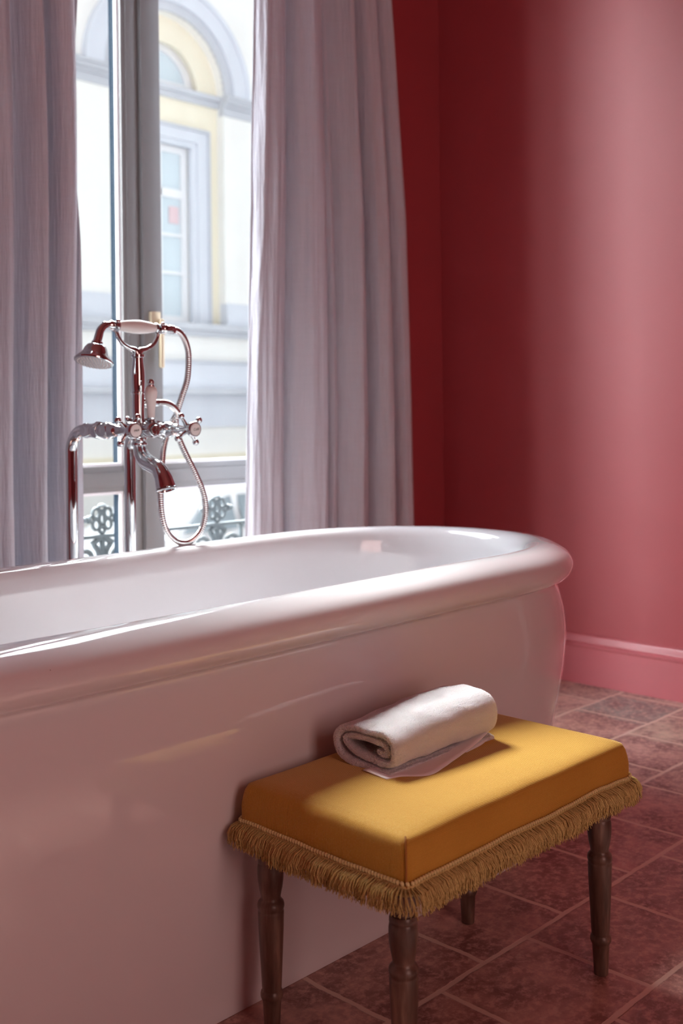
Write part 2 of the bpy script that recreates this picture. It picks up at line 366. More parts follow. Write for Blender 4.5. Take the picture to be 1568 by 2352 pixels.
# ------------------------------------------------------------------ windows
def window(name, xc, x0, x1, handle):
    zb, zt = .08, 3.35; yi = 2.742
    root = bpy.data.objects.new(name, None); COL.objects.link(root); root.location = ((x0+x1)/2, yi, zb); root['kind'] = 'structure'
    f = MB()
    f.box(x0, x0+.05, yi+.002, yi+.075, zb, zt); f.box(x1-.05, x1, yi+.002, yi+.075, zb, zt)
    f.box(x0+.05, x1-.05, yi+.002, yi+.075, zt-.06, zt); f.box(x0+.05, x1-.05, yi+.002, yi+.075, zb, zb+.03)
    f.build('window_frame', M_frame, root, smooth=False)
    def sash(a0, a1, meet_left):
        s = MB(); st = .062
        z0, z1 = zb+.032, zt-.062; g0, g1 = .733, .812
        la, lb = (a0, a0+(st if not meet_left else .078)), (a1-(st if meet_left else .062), a1)
        for (p, q) in (la, lb):
            s.bbox(p, q, yi, yi+.058, z0, z1, .003)
            s.bbox(p+.016, q-.016, yi-.004, yi+.002, z0+.02, z1-.02, .002)
        for (p, q) in ((z0, z0+.10), (g0, g1), (z1-.08, z1)):
            s.bbox(la[1]-.002, lb[0]+.002, yi+.004, yi+.055, p, q, .003)
            s.bbox(la[1]+.001, lb[0]-.001, yi-.001, yi+.006, p+.018, q-.018, .002)
        o = s.build('sash', M_frame, root, auto=30)
        for (p, q) in ((z0+.10, g0), (g1, z1-.08)):
            MB().box(lb[0]-.003, lb[0]+.004, yi+.031, yi+.0585, p, q).build('stile_shade_strip', M_stile_shade, root, smooth=False)  # dark strip standing in for shade on the stile's backlit side face
            # glazing beads (pale) and the pane
            b = MB(); w = .008
            b.box(la[1], la[1]+w, yi+.012, yi+.024, p, q); b.box(lb[0]-w, lb[0], yi+.012, yi+.024, p, q)
            b.box(la[1]+w, lb[0]-w, yi+.012, yi+.024, p, p+w); b.box(la[1]+w, lb[0]-w, yi+.012, yi+.024, q-w, q)
            bo = b.build('glazing_bead', M_whitep, root, smooth=False); bo.matrix_parent_inverse = Matrix.Translation(-root.location)
            MB().box(la[1], lb[0], yi+.026, yi+.030, p, q).build('glass_pane', M_glass, root, smooth=False)
        return o
    xm = xc-.019
    sash(x0+.052, 1.115, False); sash(1.125, xm-.001, False); sash(xm+.002, x1-.052, True)
    # cover strip over the meeting joint with its moulded edges
    MB().bbox(xm+.004, xm+.074, yi-.012, yi+.004, zb+.05, zt-.1, .004).build('cover_strip', M_frame, root)
    if handle:
        h = MB().bbox(xm+.022, xm+.058, yi-.026, yi-.011, 1.235, 1.285, .003).build('bolt_bracket', M_brass, root)
        MB().bbox(xm+.046, xm+.060, yi-.042, yi-.026, 1.11, 1.262, .005).build('window_handle', M_brass, root)
    # stone sill outside
    MB().box(x0-.01, x1+.01, yi+.119, 3.04, zb-.06, zb).build('window_sill', M_stone, root, smooth=False)
    return root
window('window_1', 1.94, -.10, 2.72, True)
# unseen window, added behind the viewer to let in fill light
root = bpy.data.objects.new('added_window', None); COL.objects.link(root); root.location = (.4, YF-.1, .5); root['kind'] = 'structure'
f = MB()
for (a, b, c, d) in ((-.4, -.33, .5, 2.9), (1.13, 1.2, .5, 2.9), (.36, .44, .5, 2.9)): f.box(a, b, YF-.14, YF-.08, c, d)
f.box(-.33, 1.13, YF-.14, YF-.08, .5, .57); f.box(-.33, 1.13, YF-.14, YF-.08, 2.83, 2.9); f.box(-.33, 1.13, YF-.13, YF-.09, 1.9, 1.96)
f.build('window_frame', M_frame, root, smooth=False)
MB().box(-.33, 1.13, YF-.112, YF-.108, .57, 2.83).build('glass_pane', M_glass, root, smooth=False)

# ------------------------------------------------------------------ bathtub
YC, HB, XRT, XLT, AE = 1.698, .425, 2.337, .22, .50
def plan(t, off=0., endk=0.):
    """closed stadium with elliptic ends, t in 0..1; off moves inwards, endk extra inwards at the ends"""
    hb = HB-off; a = AE; xr, xl = XRT-AE, XLT+AE
    L = xr-xl; q = PI*.5*(HB+AE)
    tot = 2*L+2*q; s = t*tot
    e = 2.15
    def se(c): return math.copysign(abs(c)**(2/e), c)
    ae = a-off-endk
    if s < L: x, y = xl+s, -hb
    elif s < L+q: u = -PI/2+PI*(s-L)/q; x, y = xr+ae*se(math.cos(u)), hb*se(math.sin(u))
    elif s < 2*L+q: x, y = xr-(s-L-q), hb
    else: u = PI/2+PI*(s-2*L-q)/q; x, y = xl+ae*se(math.cos(u)), hb*se(math.sin(u))
    return x, YC+y
def bathtub():
    # profile: (offset, z, extra tuck at ends)
    prof = []
    prof += [(.335, .125, .05), (.30, .122, .05), (.25, .13, .04), (.20, .16, .03), (.165, .22, .02), (.145, .32, .01), (.130, .45, 0), (.120, .56, 0), (.1165, .605, 0)]
    prof += [(.112, .630, 0), (.104, .643, 0), (.092, .650, 0), (.078, .6525, 0), (.062, .652, 0), (.045, .648, 0), (.029, .640, 0), (.015, .632, 0), (.0055, .621, 0), (.001, .611, 0), (0, .602, 0), (.0025, .591, 0), (.009, .580, 0), (.019, .574, 0), (.029, .5715, 0)]
    prof += [(.0355, .569, 0), (.038, .563, 0), (.037, .553, 0), (.032, .538, 0), (.027, .520, 0), (.021, .49, 0), (.0175, .46, .003), (.0178, .42, .006), (.019, .38, .014), (.022, .33, .030), (.026, .27, .058), (.031, .20, .095), (.037, .12, .135), (.043, .05, .16), (.047, .018, .17), (.046, .010, .17), (.048, .0005, .172)]
    N = 260; V = []; F = []
    for (o, z, e) in prof:
        for k in range(N):
            x, y = plan(k/N, o, e)
            dz = -.0065*(1-sm((x-.9)/1.0)) if z > .54 else 0
            V.append((x, y, z+dz))
    for i in range(len(prof)-1):
        for k in range(N): F.append((i*N+k, i*N+(k+1) % N, (i+1)*N+(k+1) % N, (i+1)*N+k))
    F.append(tuple(range(N)))
    o = mesh_obj('bathtub', V, F, M_enamel)
    bm = bmesh.new(); bm.from_mesh(o.data); bmesh.ops.recalc_face_normals(bm, faces=bm.faces)
    bm.normal_update(); bm.to_mesh(o.data); bm.free()
    return tag(o, 'large freestanding white enamel bathtub with a thick rolled rim, standing on terracotta tiles', 'bathtub')
bathtub()

# ------------------------------------------------------------------ bath mixer on two floor pipes
mx = thing('bath_mixer', (1.424, 2.2, 0), 'chrome floor-standing bath mixer with cross handles, behind the far rim of the tub', 'tap')
XA, XB, XM, YR_, YB, ZB = 1.343, 1.505, 1.424, 2.2, 2.045, .927
def riser(x):
    P = [(x, YR_, .004), (x, YR_, .3), (x, YR_, .6), (x, YR_, ZB-.052)]
    P += [(x, YR_-.052*(1-math.cos(a)), ZB-.052+.052*math.sin(a)) for a in [PI/2*i/12 for i in range(1, 13)]]
    P += [(x, YR_-.085, ZB)]
    o = MB().tube(P, .0142, 24).build('riser_pipe', M_chrome, mx)
    MB().lathe([(.034, .0005), (.034, .004), (.026, .010), (.0165, .013), (.0150, .018)], (x, YR_, 0)).build('floor_flange', M_chrome, mx)
    # sleeve, ring, hexagon nut and union, running forward to the valve body
    MB().lathe([(.0152, 0), (.0172, .001), (.0180, .004), (.0172, .007), (.0166, .009), (.0166, .040), (.0180, .042), (.0186, .046), (.0178, .050), (.0150, .052)], (x, YR_-.062, ZB), (0, -1, 0)).build('pipe_sleeve', M_chrome, mx)
    b = MB(); b.lathe([(.0195, 0), (.0215, .002), (.0215, .014), (.0195, .016)], (x, YR_-.112, ZB), (0, -1, 0), 6)
    b.build('union_nut', M_chrome, mx, auto=20)
for x in (XA, XB): riser(x)
vb = MB()
# horizontal body between the two valves with turned rings
pr = [(.014, -.018), (.018, -.012), (.0195, -.004), (.0185, .006), (.0150, .014), (.0135, .020), (.0160, .024), (.0160, .028), (.0130, .032), (.0130, .044), (.0165, .048), (.019, .056), (.0205, .066), (.021, .081)]
pr = pr+[(r, .162-h) for r, h in reversed(pr[:-1])]
vb.lathe(pr, (XA, YB, ZB), (1, 0, 0), 32)
for x in (XA, XB):
    vb.lathe([(.0145, -.036), (.0165, -.030), (.0165, -.024), (.0150, -.020), (.0180, -.012), (.0195, 0), (.018, .012), (.0145, .020), (.0145, .030), (.0120, .034), (.0095, .046), (.0080, .058), (.0080, .075)], (x, YB, ZB), (0, -1, 0), 28)
vb.build('valve_body', M_chrome, mx)
def cross_handle(x, y, txt, rot):
    h = MB().lathe([(.009, -.020), (.011, -.012), (.0105, -.006), (.0155, 0), (.0178, .004), (.0182, .010), (.0178, .014), (.0160, .0165), (.0148, .0165), (.0145, .0150), (.0001, .0150)], (x, y, ZB), (0, -1, 0), 32)
    for k in range(4):
        a = rot+PI/2*k; d = Vector((math.cos(a), 0, math.sin(a)))
        c = Vector((x, y+.010, ZB))
        h.tube([c+d*.006, c+d*.020, c+d*.031], [.0062, .0042, .0036], 14)
        h.ball(c+d*.0365, .0078, 10)
    ho = h.build('tap_handle', M_chrome, mx)
    disc = MB().lathe([(.0142, 0), (.0142, .0016), (.0132, .0028), (.0001, .0034)], (x, y-.0150, ZB), (0, -1, 0), 32).build('index_disc', M_porc, ho)
    disc.matrix_parent_inverse = Matrix.Identity(4); disc['label'] = 'white porcelain disc'
    cu = bpy.data.curves.new('lettering', 'FONT'); cu.body = txt; cu.size = .0082; cu.align_x = 'CENTER'; cu.align_y = 'CENTER'; cu.extrude = .0001; cu.shear = .3
    t = bpy.data.objects.new('lettering', cu); COL.objects.link(t); t.data.materials.append(M_dark)
    t.matrix_world = Matrix.Translation((x, y-.0187, ZB)) @ Matrix.Rotation(PI/2, 4, 'X') @ Matrix.Rotation(rot*.25, 4, 'Z')
    dg = bpy.context.evaluated_depsgraph_get(); me = bpy.data.meshes.new_from_object(t.evaluated_get(dg)); mw = t.matrix_world.copy()
    bpy.data.objects.remove(t); me.transform(mw)
    if not me.materials: me.materials.append(M_dark)
    to = bpy.data.objects.new('lettering', me); COL.objects.link(to); to.parent = ho
    to.matrix_parent_inverse = Matrix.Identity(4)
cross_handle(XA, 1.955, 'Hot', math.radians(52))
cross_handle(XB, 1.955, 'Cold', math.radians(34))
# centre diverter with its porcelain lever
dv = MB().lathe([(.0150, -.050), (.0170, -.044), (.0170, -.030), (.0150, -.026), (.0172, -.016), (.0182, -.006), (.0182, .004), (.0165, .008), (.0135, .010), (.0130, .007), (.0118, .0065), (.0118, .013), (.0105, .0155), (.0001, .0160)], (XM, 1.992, ZB), (0, -1, 0), 32).build('diverter', M_chrome, mx)
MB().ball((XM-.0045, 1.9755, ZB), .0016, 6).ball((XM+.0045, 1.9755, ZB), .0016, 6).build('diverter_dots', M_dark, mx)
MB().lathe([(.0105, 0), (.0105, .003), (.0090, .004), (.0108, .006), (.0090, .008), (.0108, .010), (.0090, .012), (.0100, .016)], (XM, 1.996, ZB+.012), (0, 0, 1)).build('lever_collar', M_chrome, mx)
MB().lathe([(.0085, 0), (.0088, .010), (.0098, .024), (.0125, .040), (.0146, .051), (.0148, .058), (.0130, .066), (.0090, .0705)], (XM, 1.996, ZB+.028), (0, 0, 1)).build('lever', M_porc, mx)['label'] = 'white porcelain lever'
MB().lathe([(.0085, 0), (.0085, .003), (.0065, .005), (.0078, .009), (.0072, .013), (.0045, .0165), (.0001, .0175)], (XM, 1.996, ZB+.098), (0, 0, 1)).build('lever_finial', M_chrome, mx)
# spout, an S-curve that drops and flares
SP = [(XM, 2.044, ZB-.016), (XM, 2.044, .895), (XM, 2.036, .872), (XM, 2.018, .856), (XM, 1.995, .848), (XM, 1.972, .840), (XM, 1.955, .823), (XM, 1.947, .808), (XM, 1.943, .797)]
rs = [.0150, .0140, .0165, .0185, .0180, .0178, .0195, .0215, .0232]
S2 = spline(SP, 6); R2 = [interp(i/6, [(k, r) for k, r in enumerate(rs)]) for i in range(len(S2))]
spb = MB().tube(S2, R2, 28); spb.build('spout', M_chrome, mx)
MB().lathe([(.0232, 0), (.0242, .001), (.0242, .003), (.0225, .004), (.019, .004), (.018, -.002)], (XM, 1.9425, .7955), (0, -.33, -1)).build('spout_rim', M_chrome, mx)
MB().lathe([(.0155, 0), (.0185, .004), (.0185, .008), (.0150, .012), (.0175, .016), (.0175, .020), (.0145, .023)], (XM, 2.044, ZB-.038), (0, 0, 1)).build('spout_collar', M_chrome, mx)
# column up to the cradle
cb = MB().lathe([(.0195, .010), (.0205, .016), (.0170, .022), (.0150, .026), (.0140, .032), (.0140, .075), (.0142, .082), (.0165, .083), (.0165, .087), (.0140, .088), (.0150, .096), (.0158, .110), (.0160, .122), (.0150, .138), (.0130, .152), (.0120, .162), (.0120, .166), (.0152, .167), (.0152, .173), (.0125, .174)], (XM, YB, ZB), (0, 0, 1), 32)
cb.build('column', M_chrome, mx)
# four small balls around the foot of the column
b = MB()
for k in range(4):
    a = PI/4+PI/2*k; b.tube([(XM, YB, ZB+.021), (XM+.024*math.cos(a), YB+.024*math.sin(a), ZB+.024)], .004, 10); b.ball((XM+.026*math.cos(a), YB+.026*math.sin(a), ZB+.025), .0066, 8)
b.build('column_collar', M_chrome, mx)
# the U-shaped cradle, two prongs each ending in a fork
cr = MB(); ZC = ZB+.172
for s in (-1, 1):
    P = spline([(XM, YB, ZC-.002), (XM+s*.007, YB, ZC+.010), (XM+s*.024, YB, ZC+.0155), (XM+s*.041, YB, ZC+.0245), (XM+s*.053, YB, ZC+.040), (XM+s*.060, YB, ZC+.062)], 6)
    cr.tube(P, [.0105-.0055*min(1, i/12) for i in range(len(P))], 16)
    for q in (-1, 1):
        P2 = spline([(XM+s*.056, YB, ZC+.052), (XM+s*.0595, YB+q*.009, ZC+.056), (XM+s*.061, YB+q*.0135, ZC+.062), (XM+s*.061, YB+q*.0135, ZC+.072)], 4)
        cr.tube(P2, .0042, 10); cr.ball((XM+s*.061, YB+q*.0135, ZC+.073), .0052, 8)
cr.build('cradle', M_chrome, mx)
MB().lathe([(.0085, .008), (.0105, .014), (.0115, .018), (.0115, .024), (.0095, .026), (.0085, .034), (.0080, .052)], (XM, YB, .989), (1, 0, 0)).build('hose_outlet', M_chrome, mx)

# ------------------------------------------------------------------ hand shower lying in the cradle
ZG = 1.1635
hs = thing('hand_shower', (XM, YB, ZG), 'chrome hand shower with white porcelain grip and looping hose, lying on the mixer cradle', 'shower')
MB().lathe([(.0090, 0), (.0105, .004), (.0138, .020), (.0158, .040), (.0162, .050), (.0158, .060), (.0138, .080), (.0105, .096), (.0090, .100)], (XM-.052, YB, ZG), (1, 0, 0), 32).build('grip', M_porc, hs)['label'] = 'white porcelain grip'
MB().lathe([(.0070, -.018), (.0080, -.016), (.0078, -.004), (.0105, 0), (.0112, .004), (.0100, .012), (.0118, .018), (.0108, .022)], (XM-.074, YB, ZG), (1, 0, 0)).build('grip_ferrule', M_chrome, hs)
MB().lathe([(.0108, 0), (.0118, .004), (.0098, .010), (.0095, .020), (.0115, .023), (.0118, .030), (.0100, .032), (.0096, .040), (.0112, .042), (.0112, .052), (.0085, .056)], (XM+.048, YB, ZG), (1, 0, -.04)).build('grip_ferrule', M_chrome, hs)
NK = spline([(XM-.070, YB, ZG), (XM-.086, YB-.001, ZG-.001), (XM-.100, YB-.003, ZG-.012), (XM-.108, YB-.006, ZG-.028), (XM-.113, YB-.008, ZG-.040)], 6)
MB().tube(NK, [.0078+.0022*i/(len(NK)-1) for i in range(len(NK))], 20).build('neck', M_chrome, hs)
hd = Vector((-.30, -.12, -1)).normalized(); ho_ = Vector((XM-.112, YB-.008, ZG-.038))
MB().lathe([(.0100, 0), (.0125, .002), (.0125, .005), (.0105, .007), (.0150, .009), (.0210, .012), (.0250, .018), (.0285, .028), (.0335, .036), (.0410, .043), (.0435, .047), (.0430, .050), (.0400, .0505)], ho_, hd, 40).build('shower_head', M_chrome, hs)
MB().lathe([(.0398, 0), (.0398, .001), (.0001, .0025)], ho_+hd*.0500, hd, 36).build('spray_plate', M_rubber, hs)
nz = MB(); u = hd.orthogonal().normalized(); v = hd.cross(u)
for r_, n_ in ((.007, 6), (.014, 12), (.021, 18), (.028, 24), (.035, 30)):
    for k in range(n_):
        a = 2*PI*k/n_; c = ho_+hd*.0515+(u*math.cos(a)+v*math.sin(a))*r_
        nz.lathe([(.0013, 0), (.0011, .0022), (.0001, .0026)], c, hd, 6)
nz.build('spray_nozzles', M_porc, hs)
HP = [(1.516, 2.045, 1.160), (1.535, 2.046, 1.1615), (1.556, 2.050, 1.150), (1.573, 2.055, 1.125), (1.579, 2.058, 1.095), (1.577, 2.062, 1.045), (1.566, 2.072, 1.000), (1.556, 2.080, .955), (1.560, 2.080, .915), (1.576, 2.072, .870), (1.596, 2.060, .820), (1.613, 2.050, .770), (1.617, 2.048, .725), (1.605, 2.048, .685), (1.578, 2.048, .661), (1.550, 2.048, .656), (1.520, 2.048, .667), (1.498, 2.048, .694), (1.489, 2.050, .732), (1.490, 2.056, .778), (1.502, 2.066, .830), (1.522, 2.084, .885), (1.545, 2.090, .930), (1.553, 2.080, .955), (1.546, 2.060, .965), (1.525, 2.050, .980), (1.502, 2.046, .989), (1.478, 2.045, .9895)]
H2 = spline([tuple(Vector(p)) for p in HP], 5)
# resample evenly for the corrugation
L = [0]
for a, b_ in zip(H2, H2[1:]): L.append(L[-1]+(b_-a).length)
NR = int(L[-1]/.00125); pts = []; j = 0
for i in range(NR+1):
    d = L[-1]*i/NR
    while j < len(L)-2 and L[j+1] < d: j += 1
    pts.append(H2[j].lerp(H2[j+1], (d-L[j])/(L[j+1]-L[j])))
MB().tube(pts, [(.0069, .0078, .0078, .0069)[i % 4] for i in range(len(pts))], 14).build('shower_hose', mat('corrugated_chrome', (.68, .67, .67), .12, metal=1), hs, auto=60)

# ------------------------------------------------------------------ curtains
def curtain(name, xl, xr, y0, valleys, amp, seed, label, z0=.012, z1=3.3, ret=0):
    """xl/xr: functions of z; valleys: list of (u, depth, width)"""
    NU, NZ = (460 if xr(1)-xl(1) > 1 else 260), 190; V = []; F = []
    for j in range(NZ+1):
        z = z0+(z1-z0)*j/NZ; a, b = xl(z), xr(z)
        for i in range(NU+1):
            u = i/NU
            uw = u+.018*noise.noise((u*3.1, z*.9, seed))
            d = 0
            for (c, dep, wd) in valleys:
                cc = c+.012*noise.noise((c*20, z*.8, seed+3))
                t = (uw-cc)/wd
                d += 1.35*dep*math.exp(-t*t)
            d += amp*.35*noise.noise((uw*9, z*.55, seed+7))+amp*.18*noise.noise((uw*26, z*.8, seed+11))+amp*.075*noise.noise((uw*70, z*1.9, seed+17))
            # wandering crinkles
            d += .0048*abs(noise.noise((uw*34+1.6*noise.noise((z*1.3, u*2, seed)), z*1.0, seed+23)))
            x = a+(b-a)*u+.010*noise.noise((uw*14, z*.8, seed+31))*math.sin(PI*u)
            edge = .020*(math.exp(-((1-u)/.02)**2)+math.exp(-(u/.02)**2))
            V.append((x, y0+d+edge+ret*math.exp(-((1-u)/.022)**2), z))
    for j in range(NZ):
        for i in range(NU): F.append((j*(NU+1)+i, j*(NU+1)+i+1, (j+1)*(NU+1)+i+1, (j+1)*(NU+1)+i))
    o = mesh_obj(name, V, F, M_linen)
    s = o.modifiers.new('thickness', 'SOLIDIFY'); s.thickness = .0016; s.offset = 0
    return tag(o, label, 'curtain', 'linen curtains at the window')
lin = lambda P: (lambda z: interp(z, P))
curtain('curtain', lin([(0, 2.115), (.6, 2.132), (1.44, 2.165), (3.3, 2.205)]), lin([(0, 2.965), (.57, 2.925), (1.04, 2.912), (1.66, 2.893), (2.42, 2.825), (3.3, 2.74)]), 2.475,
        [(.02, .006, .03), (.13, -.008, .035), (.215, .040, .022), (.33, -.030, .06), (.425, .052, .020), (.505, .030, .03), (.60, -.030, .035), (.70, .050, .022), (.78, -.020, .035), (.86, .030, .018), (.93, -.014, .03)], .045, 4.2,
        'pale grey linen curtain flaring towards the floor, right of the window', ret=.165)
curtain('curtain', lin([(0, .30), (3.3, .33)]), lin([(0, 1.566), (.6, 1.559), (1.0, 1.560), (2.1, 1.560), (3.3, 1.56)]), 2.475,
        [(0.04, -0.03, 0.022), (0.115, 0.04, 0.022), (0.19, -0.03, 0.022), (0.265, 0.04, 0.022), (0.34, -0.03, 0.022), (0.415, 0.04, 0.022), (0.5078, 0.04, 0.0207), (0.5648, -0.03, 0.0259), (0.6114, 0.05, 0.0155), (0.6788, -0.03, 0.0259), (0.741, 0.05, 0.0155), (0.8031, -0.02, 0.0155), (0.8446, 0.042, 0.0145), (0.8834, -0.018, 0.0155), (0.9145, 0.04, 0.0114), (0.9482, -0.022, 0.0233), (0.9819, 0.025, 0.0062)], .034, 9.1,
        'pale grey linen curtain hanging on the left of the window, behind the bent mixer pipe')

# ------------------------------------------------------------------ stool
st = thing('footstool', (1.36, 1.10, 0), 'small upholstered stool in mustard velvet with golden fringe and dark turned legs, beside the bathtub', 'stool')
SX0, SX1, SY0, SY1 = 1.066, 1.652, .933, 1.274; ZT = .3935
def rrect(x0, x1, y0, y1, r, n=6, m_=40):
    P = []
    for (cx, cy, a0) in ((x1-r, y0+r, -PI/2), (x1-r, y1-r, 0), (x0+r, y1-r, PI/2), (x0+r, y0+r, PI)):
        for i in range(n+1): a = a0+PI/2*i/n; P.append((cx+r*math.cos(a), cy+r*math.sin(a)))
    out = []
    for i, p in enumerate(P):
        q = P[(i+1) % len(P)]; out.append(p)
        d = math.hypot(q[0]-p[0], q[1]-p[1])
        if d > r*1.2:
            k = int(d/.012)
            for t in range(1, k): out.append((p[0]+(q[0]-p[0])*t/k, p[1]+(q[1]-p[1])*t/k))
    return out
def cushion():
    V = []; F = []; bot = .321
    cx, cy = (SX0+SX1)/2, (SY0+SY1)/2; hx, hy = (SX1-SX0)/2, (SY1-SY0)/2
    def topz(x, y):
        u, v = abs(x-cx)/hx, abs(y-cy)/hy
        return ZT-.004+.006*(1-min(1, u)**3)*(1-min(1, v)**3)+.0016*noise.noise((x*9, y*9, 1))
    prof = [(.008, bot, 0), (.001, bot, 0), (-.001, bot+.006, 0), (-.0015, bot+.03, 0), (0, ZT-.030, 0), (.0025, ZT-.018, .0), (.0065, ZT-.0095, 0), (.0125, None, .45), (.020, None, .12), (.028, None, 0), (.045, None, 0), (.07, None, 0), (.10, None, 0), (.135, None, 0), (.17, None, 0)]
    rings = []
    base = rrect(SX0, SX1, SY0, SY1, .012)
    n = len(base)
    for (o, z, k) in prof:
        P = []
        for (x, y) in base:
            x2 = cx+(x-cx)*(hx-o)/hx; y2 = cy+(y-cy)*(hy-o)/hy
            # side pulled in a little between the corners
            w_ = 0
            if z is not None: w_ = .0016*noise.noise((x*11, y*11, z*20))
            zz = z if z is not None else topz(x2, y2)-.006*k
            P.append((x2+w_, y2+w_, zz))
        rings.append(P)
    for P in rings: V += P
    for i in range(len(rings)-1):
        for k in range(n): F.append((i*n+k, i*n+(k+1) % n, (i+1)*n+(k+1) % n, (i+1)*n+k))
    V.append((cx, cy, ZT+.002)); c = len(V)-1; b0 = (len(rings)-1)*n
    for k in range(n): F.append((b0+k, b0+(k+1) % n, c))
    F.append(tuple(range(n-1, -1, -1)))
    return mesh_obj('cushion', V, F, M_velvet, st)
cu = cushion()
seam = MB()
for (x, y) in ((SX0+.0028, SY0+.0028),):
    seam.tube(spline([(x-.002, y-.002, .323), (x-.0015, y-.0015, .34), (x-.0005, y-.0005, ZT-.028), (x+.004, y+.004, ZT-.012), (x+.009, y+.009, ZT-.0065)], 5), .0014, 8)
so = seam.build('seam', M_seam, cu); so.matrix_parent_inverse = Matrix.Identity(4)
MB().bbox(SX0+.012, SX1-.012, SY0+.012, SY1-.012, .284, .3215, .004).build('seat_frame', M_wood, st)
# perimeter walk helper
per = rrect(SX0, SX1, SY0, SY1, .010)
PL = [0]
for i in range(len(per)):
    a, b_ = per[i], per[(i+1) % len(per)]; PL.append(PL[-1]+math.hypot(b_[0]-a[0], b_[1]-a[1]))
TOT = PL[-1]
def walk(d):
    d %= TOT; lo, hi = 0, len(per)
    while hi-lo > 1:
        mid = (lo+hi)//2
        if PL[mid] <= d: lo = mid
        else: hi = mid
    a, b_ = per[lo], per[(lo+1) % len(per)]; t = (d-PL[lo])/(PL[lo+1]-PL[lo])
    tx, ty = (b_[0]-a[0]), (b_[1]-a[1]); l_ = math.hypot(tx, ty); tx /= l_; ty /= l_
    return a[0]+(b_[0]-a[0])*t, a[1]+(b_[1]-a[1])*t, tx, ty
def sag(d):  # the trim is sewn on in gentle waves
    return .004*noise.noise((d*7.3, 2.2, 0))+.002*noise.noise((d*21, 5.2, 0))
br = MB(); nb = int(TOT/.0056)
for i in range(nb):
    d = TOT*i/nb; x, y, tx, ty = walk(d); nx, ny = ty, -tx; z = .3305+sag(d)
    c = Vector((x+nx*.0035, y+ny*.0035, z)); r = .0029
    # each bead a squashed octahedral knot, leaning like a twisted cord
    ax = Vector((tx, ty, .55)).normalized()
    br.lathe([(.0005, -r*1.25), (r*.8, -r*.75), (r, 0), (r*.8, r*.75), (.0005, r*1.25)], c, ax.cross(Vector((nx, ny, 0))), 7)
br.build('braid', M_braid, st)
tape = MB(); NT = 420; V = []; F = []
for i in range(NT):
    d = TOT*i/NT; x, y, tx, ty = walk(d); nx, ny = ty, -tx; s = sag(d)
    for (o, z) in ((.0005, .328), (.0040, .327), (.0060, .321), (.0050, .314), (.0010, .312)): V.append((x+nx*o, y+ny*o, z+s))
for i in range(NT):
    for k in range(4): F.append((i*5+k, ((i+1) % NT)*5+k, ((i+1) % NT)*5+k+1, i*5+k+1))
tape.add(V, F); tape.build('fringe_heading', M_fringe, st)
fr = MB(); NS = 6500; FV = []; FF = []
for i in range(NS):
    d = TOT*(i+random.random())/NS; x, y, tx, ty = walk(d); nx, ny = ty, -tx; s = sag(d)
    tuft = noise.noise((d*42, 3.3, 0)); tuft2 = noise.noise((d*17, 9.3, 0))
    Ls = .0275+.0045*tuft2+.004*random.uniform(-1, 1)
    flare = .013+.006*tuft+.005*random.random(); side = .010*noise.noise((d*33, 7.7, 0))+random.uniform(-.006, .006)
    z = .326+s-random.random()*.006; o = .004+random.random()*.002
    P = [Vector((x+nx*o, y+ny*o, z))]
    P.append(Vector((x+nx*(o+flare*.75)+tx*side*.25, y+ny*(o+flare*.75)+ty*side*.25, z-Ls*.16)))
    P.append(Vector((x+nx*(o+flare*1.05)+tx*side*.6, y+ny*(o+flare*1.05)+ty*side*.6, z-Ls*.50)))
    P.append(Vector((x+nx*(o+flare*.95)+tx*side+random.uniform(-.0012, .0012), y+ny*(o+flare*.95)+ty*side, z-Ls*.80)))
    P.append(P[-1]+Vector((nx*random.uniform(-.002, .003), ny*random.uniform(-.002, .003), -Ls*.20)))
    r = random.uniform(.00045, .0007); n0 = len(FV)
    nn, tt = Vector((nx, ny, 0)), Vector((tx, ty, 0))
    for p in P:
        for a in (0, 2.094, 4.189): FV.append(p+(nn+Vector((0, 0, .7)))*(math.cos(a)*r)+tt*(math.sin(a)*r))
    for k in range(4):
        for q in range(3): FF.append((n0+k*3+q, n0+k*3+(q+1) % 3, n0+(k+1)*3+(q+1) % 3, n0+(k+1)*3+q))
fr = mesh_obj('fringe', FV, FF, M_fringe, st); fr['kind'] = 'stuff'
# turned legs
lp = [(.0170, .288), (.0170, .2745), (.0190, .2735), (.0205, .270), (.0208, .266), (.0198, .2635), (.0205, .262), (.0215, .256), (.0217, .248), (.0212, .238), (.0195, .226), (.0172, .216), (.0163, .211), (.0164, .209), (.0185, .206), (.0212, .203), (.0222, .199), (.0222, .196), (.0208, .192), (.0205, .191), (.0214, .189), (.0214, .186), (.0209, .165), (.0195, .135), (.0176, .100), (.0162, .072), (.0158, .068), (.0178, .0655), (.0188, .062), (.0188, .058), (.0172, .0545), (.0156, .052), (.0150, .045), (.0135, .018), (.0128, .002), (.0120, .0005)]
lp = [(r*.94, z) for r, z in lp]
leg0 = None
for (x, y) in ((1.091, .962), (1.098, 1.240), (1.597, .962), (1.590, 1.240)):
    if leg0 is None:
        leg0 = MB().lathe(lp[::-1], (0, 0, 0), (0, 0, 1), 40).build('leg', M_wood, None, auto=40); o = leg0
    else:
        o = leg0.copy(); COL.objects.link(o)
    o.parent = st; o.matrix_parent_inverse = Matrix.Translation(-st.location); o.location = (x, y, 0); o.rotation_euler = (0, 0, x*9+y*5)

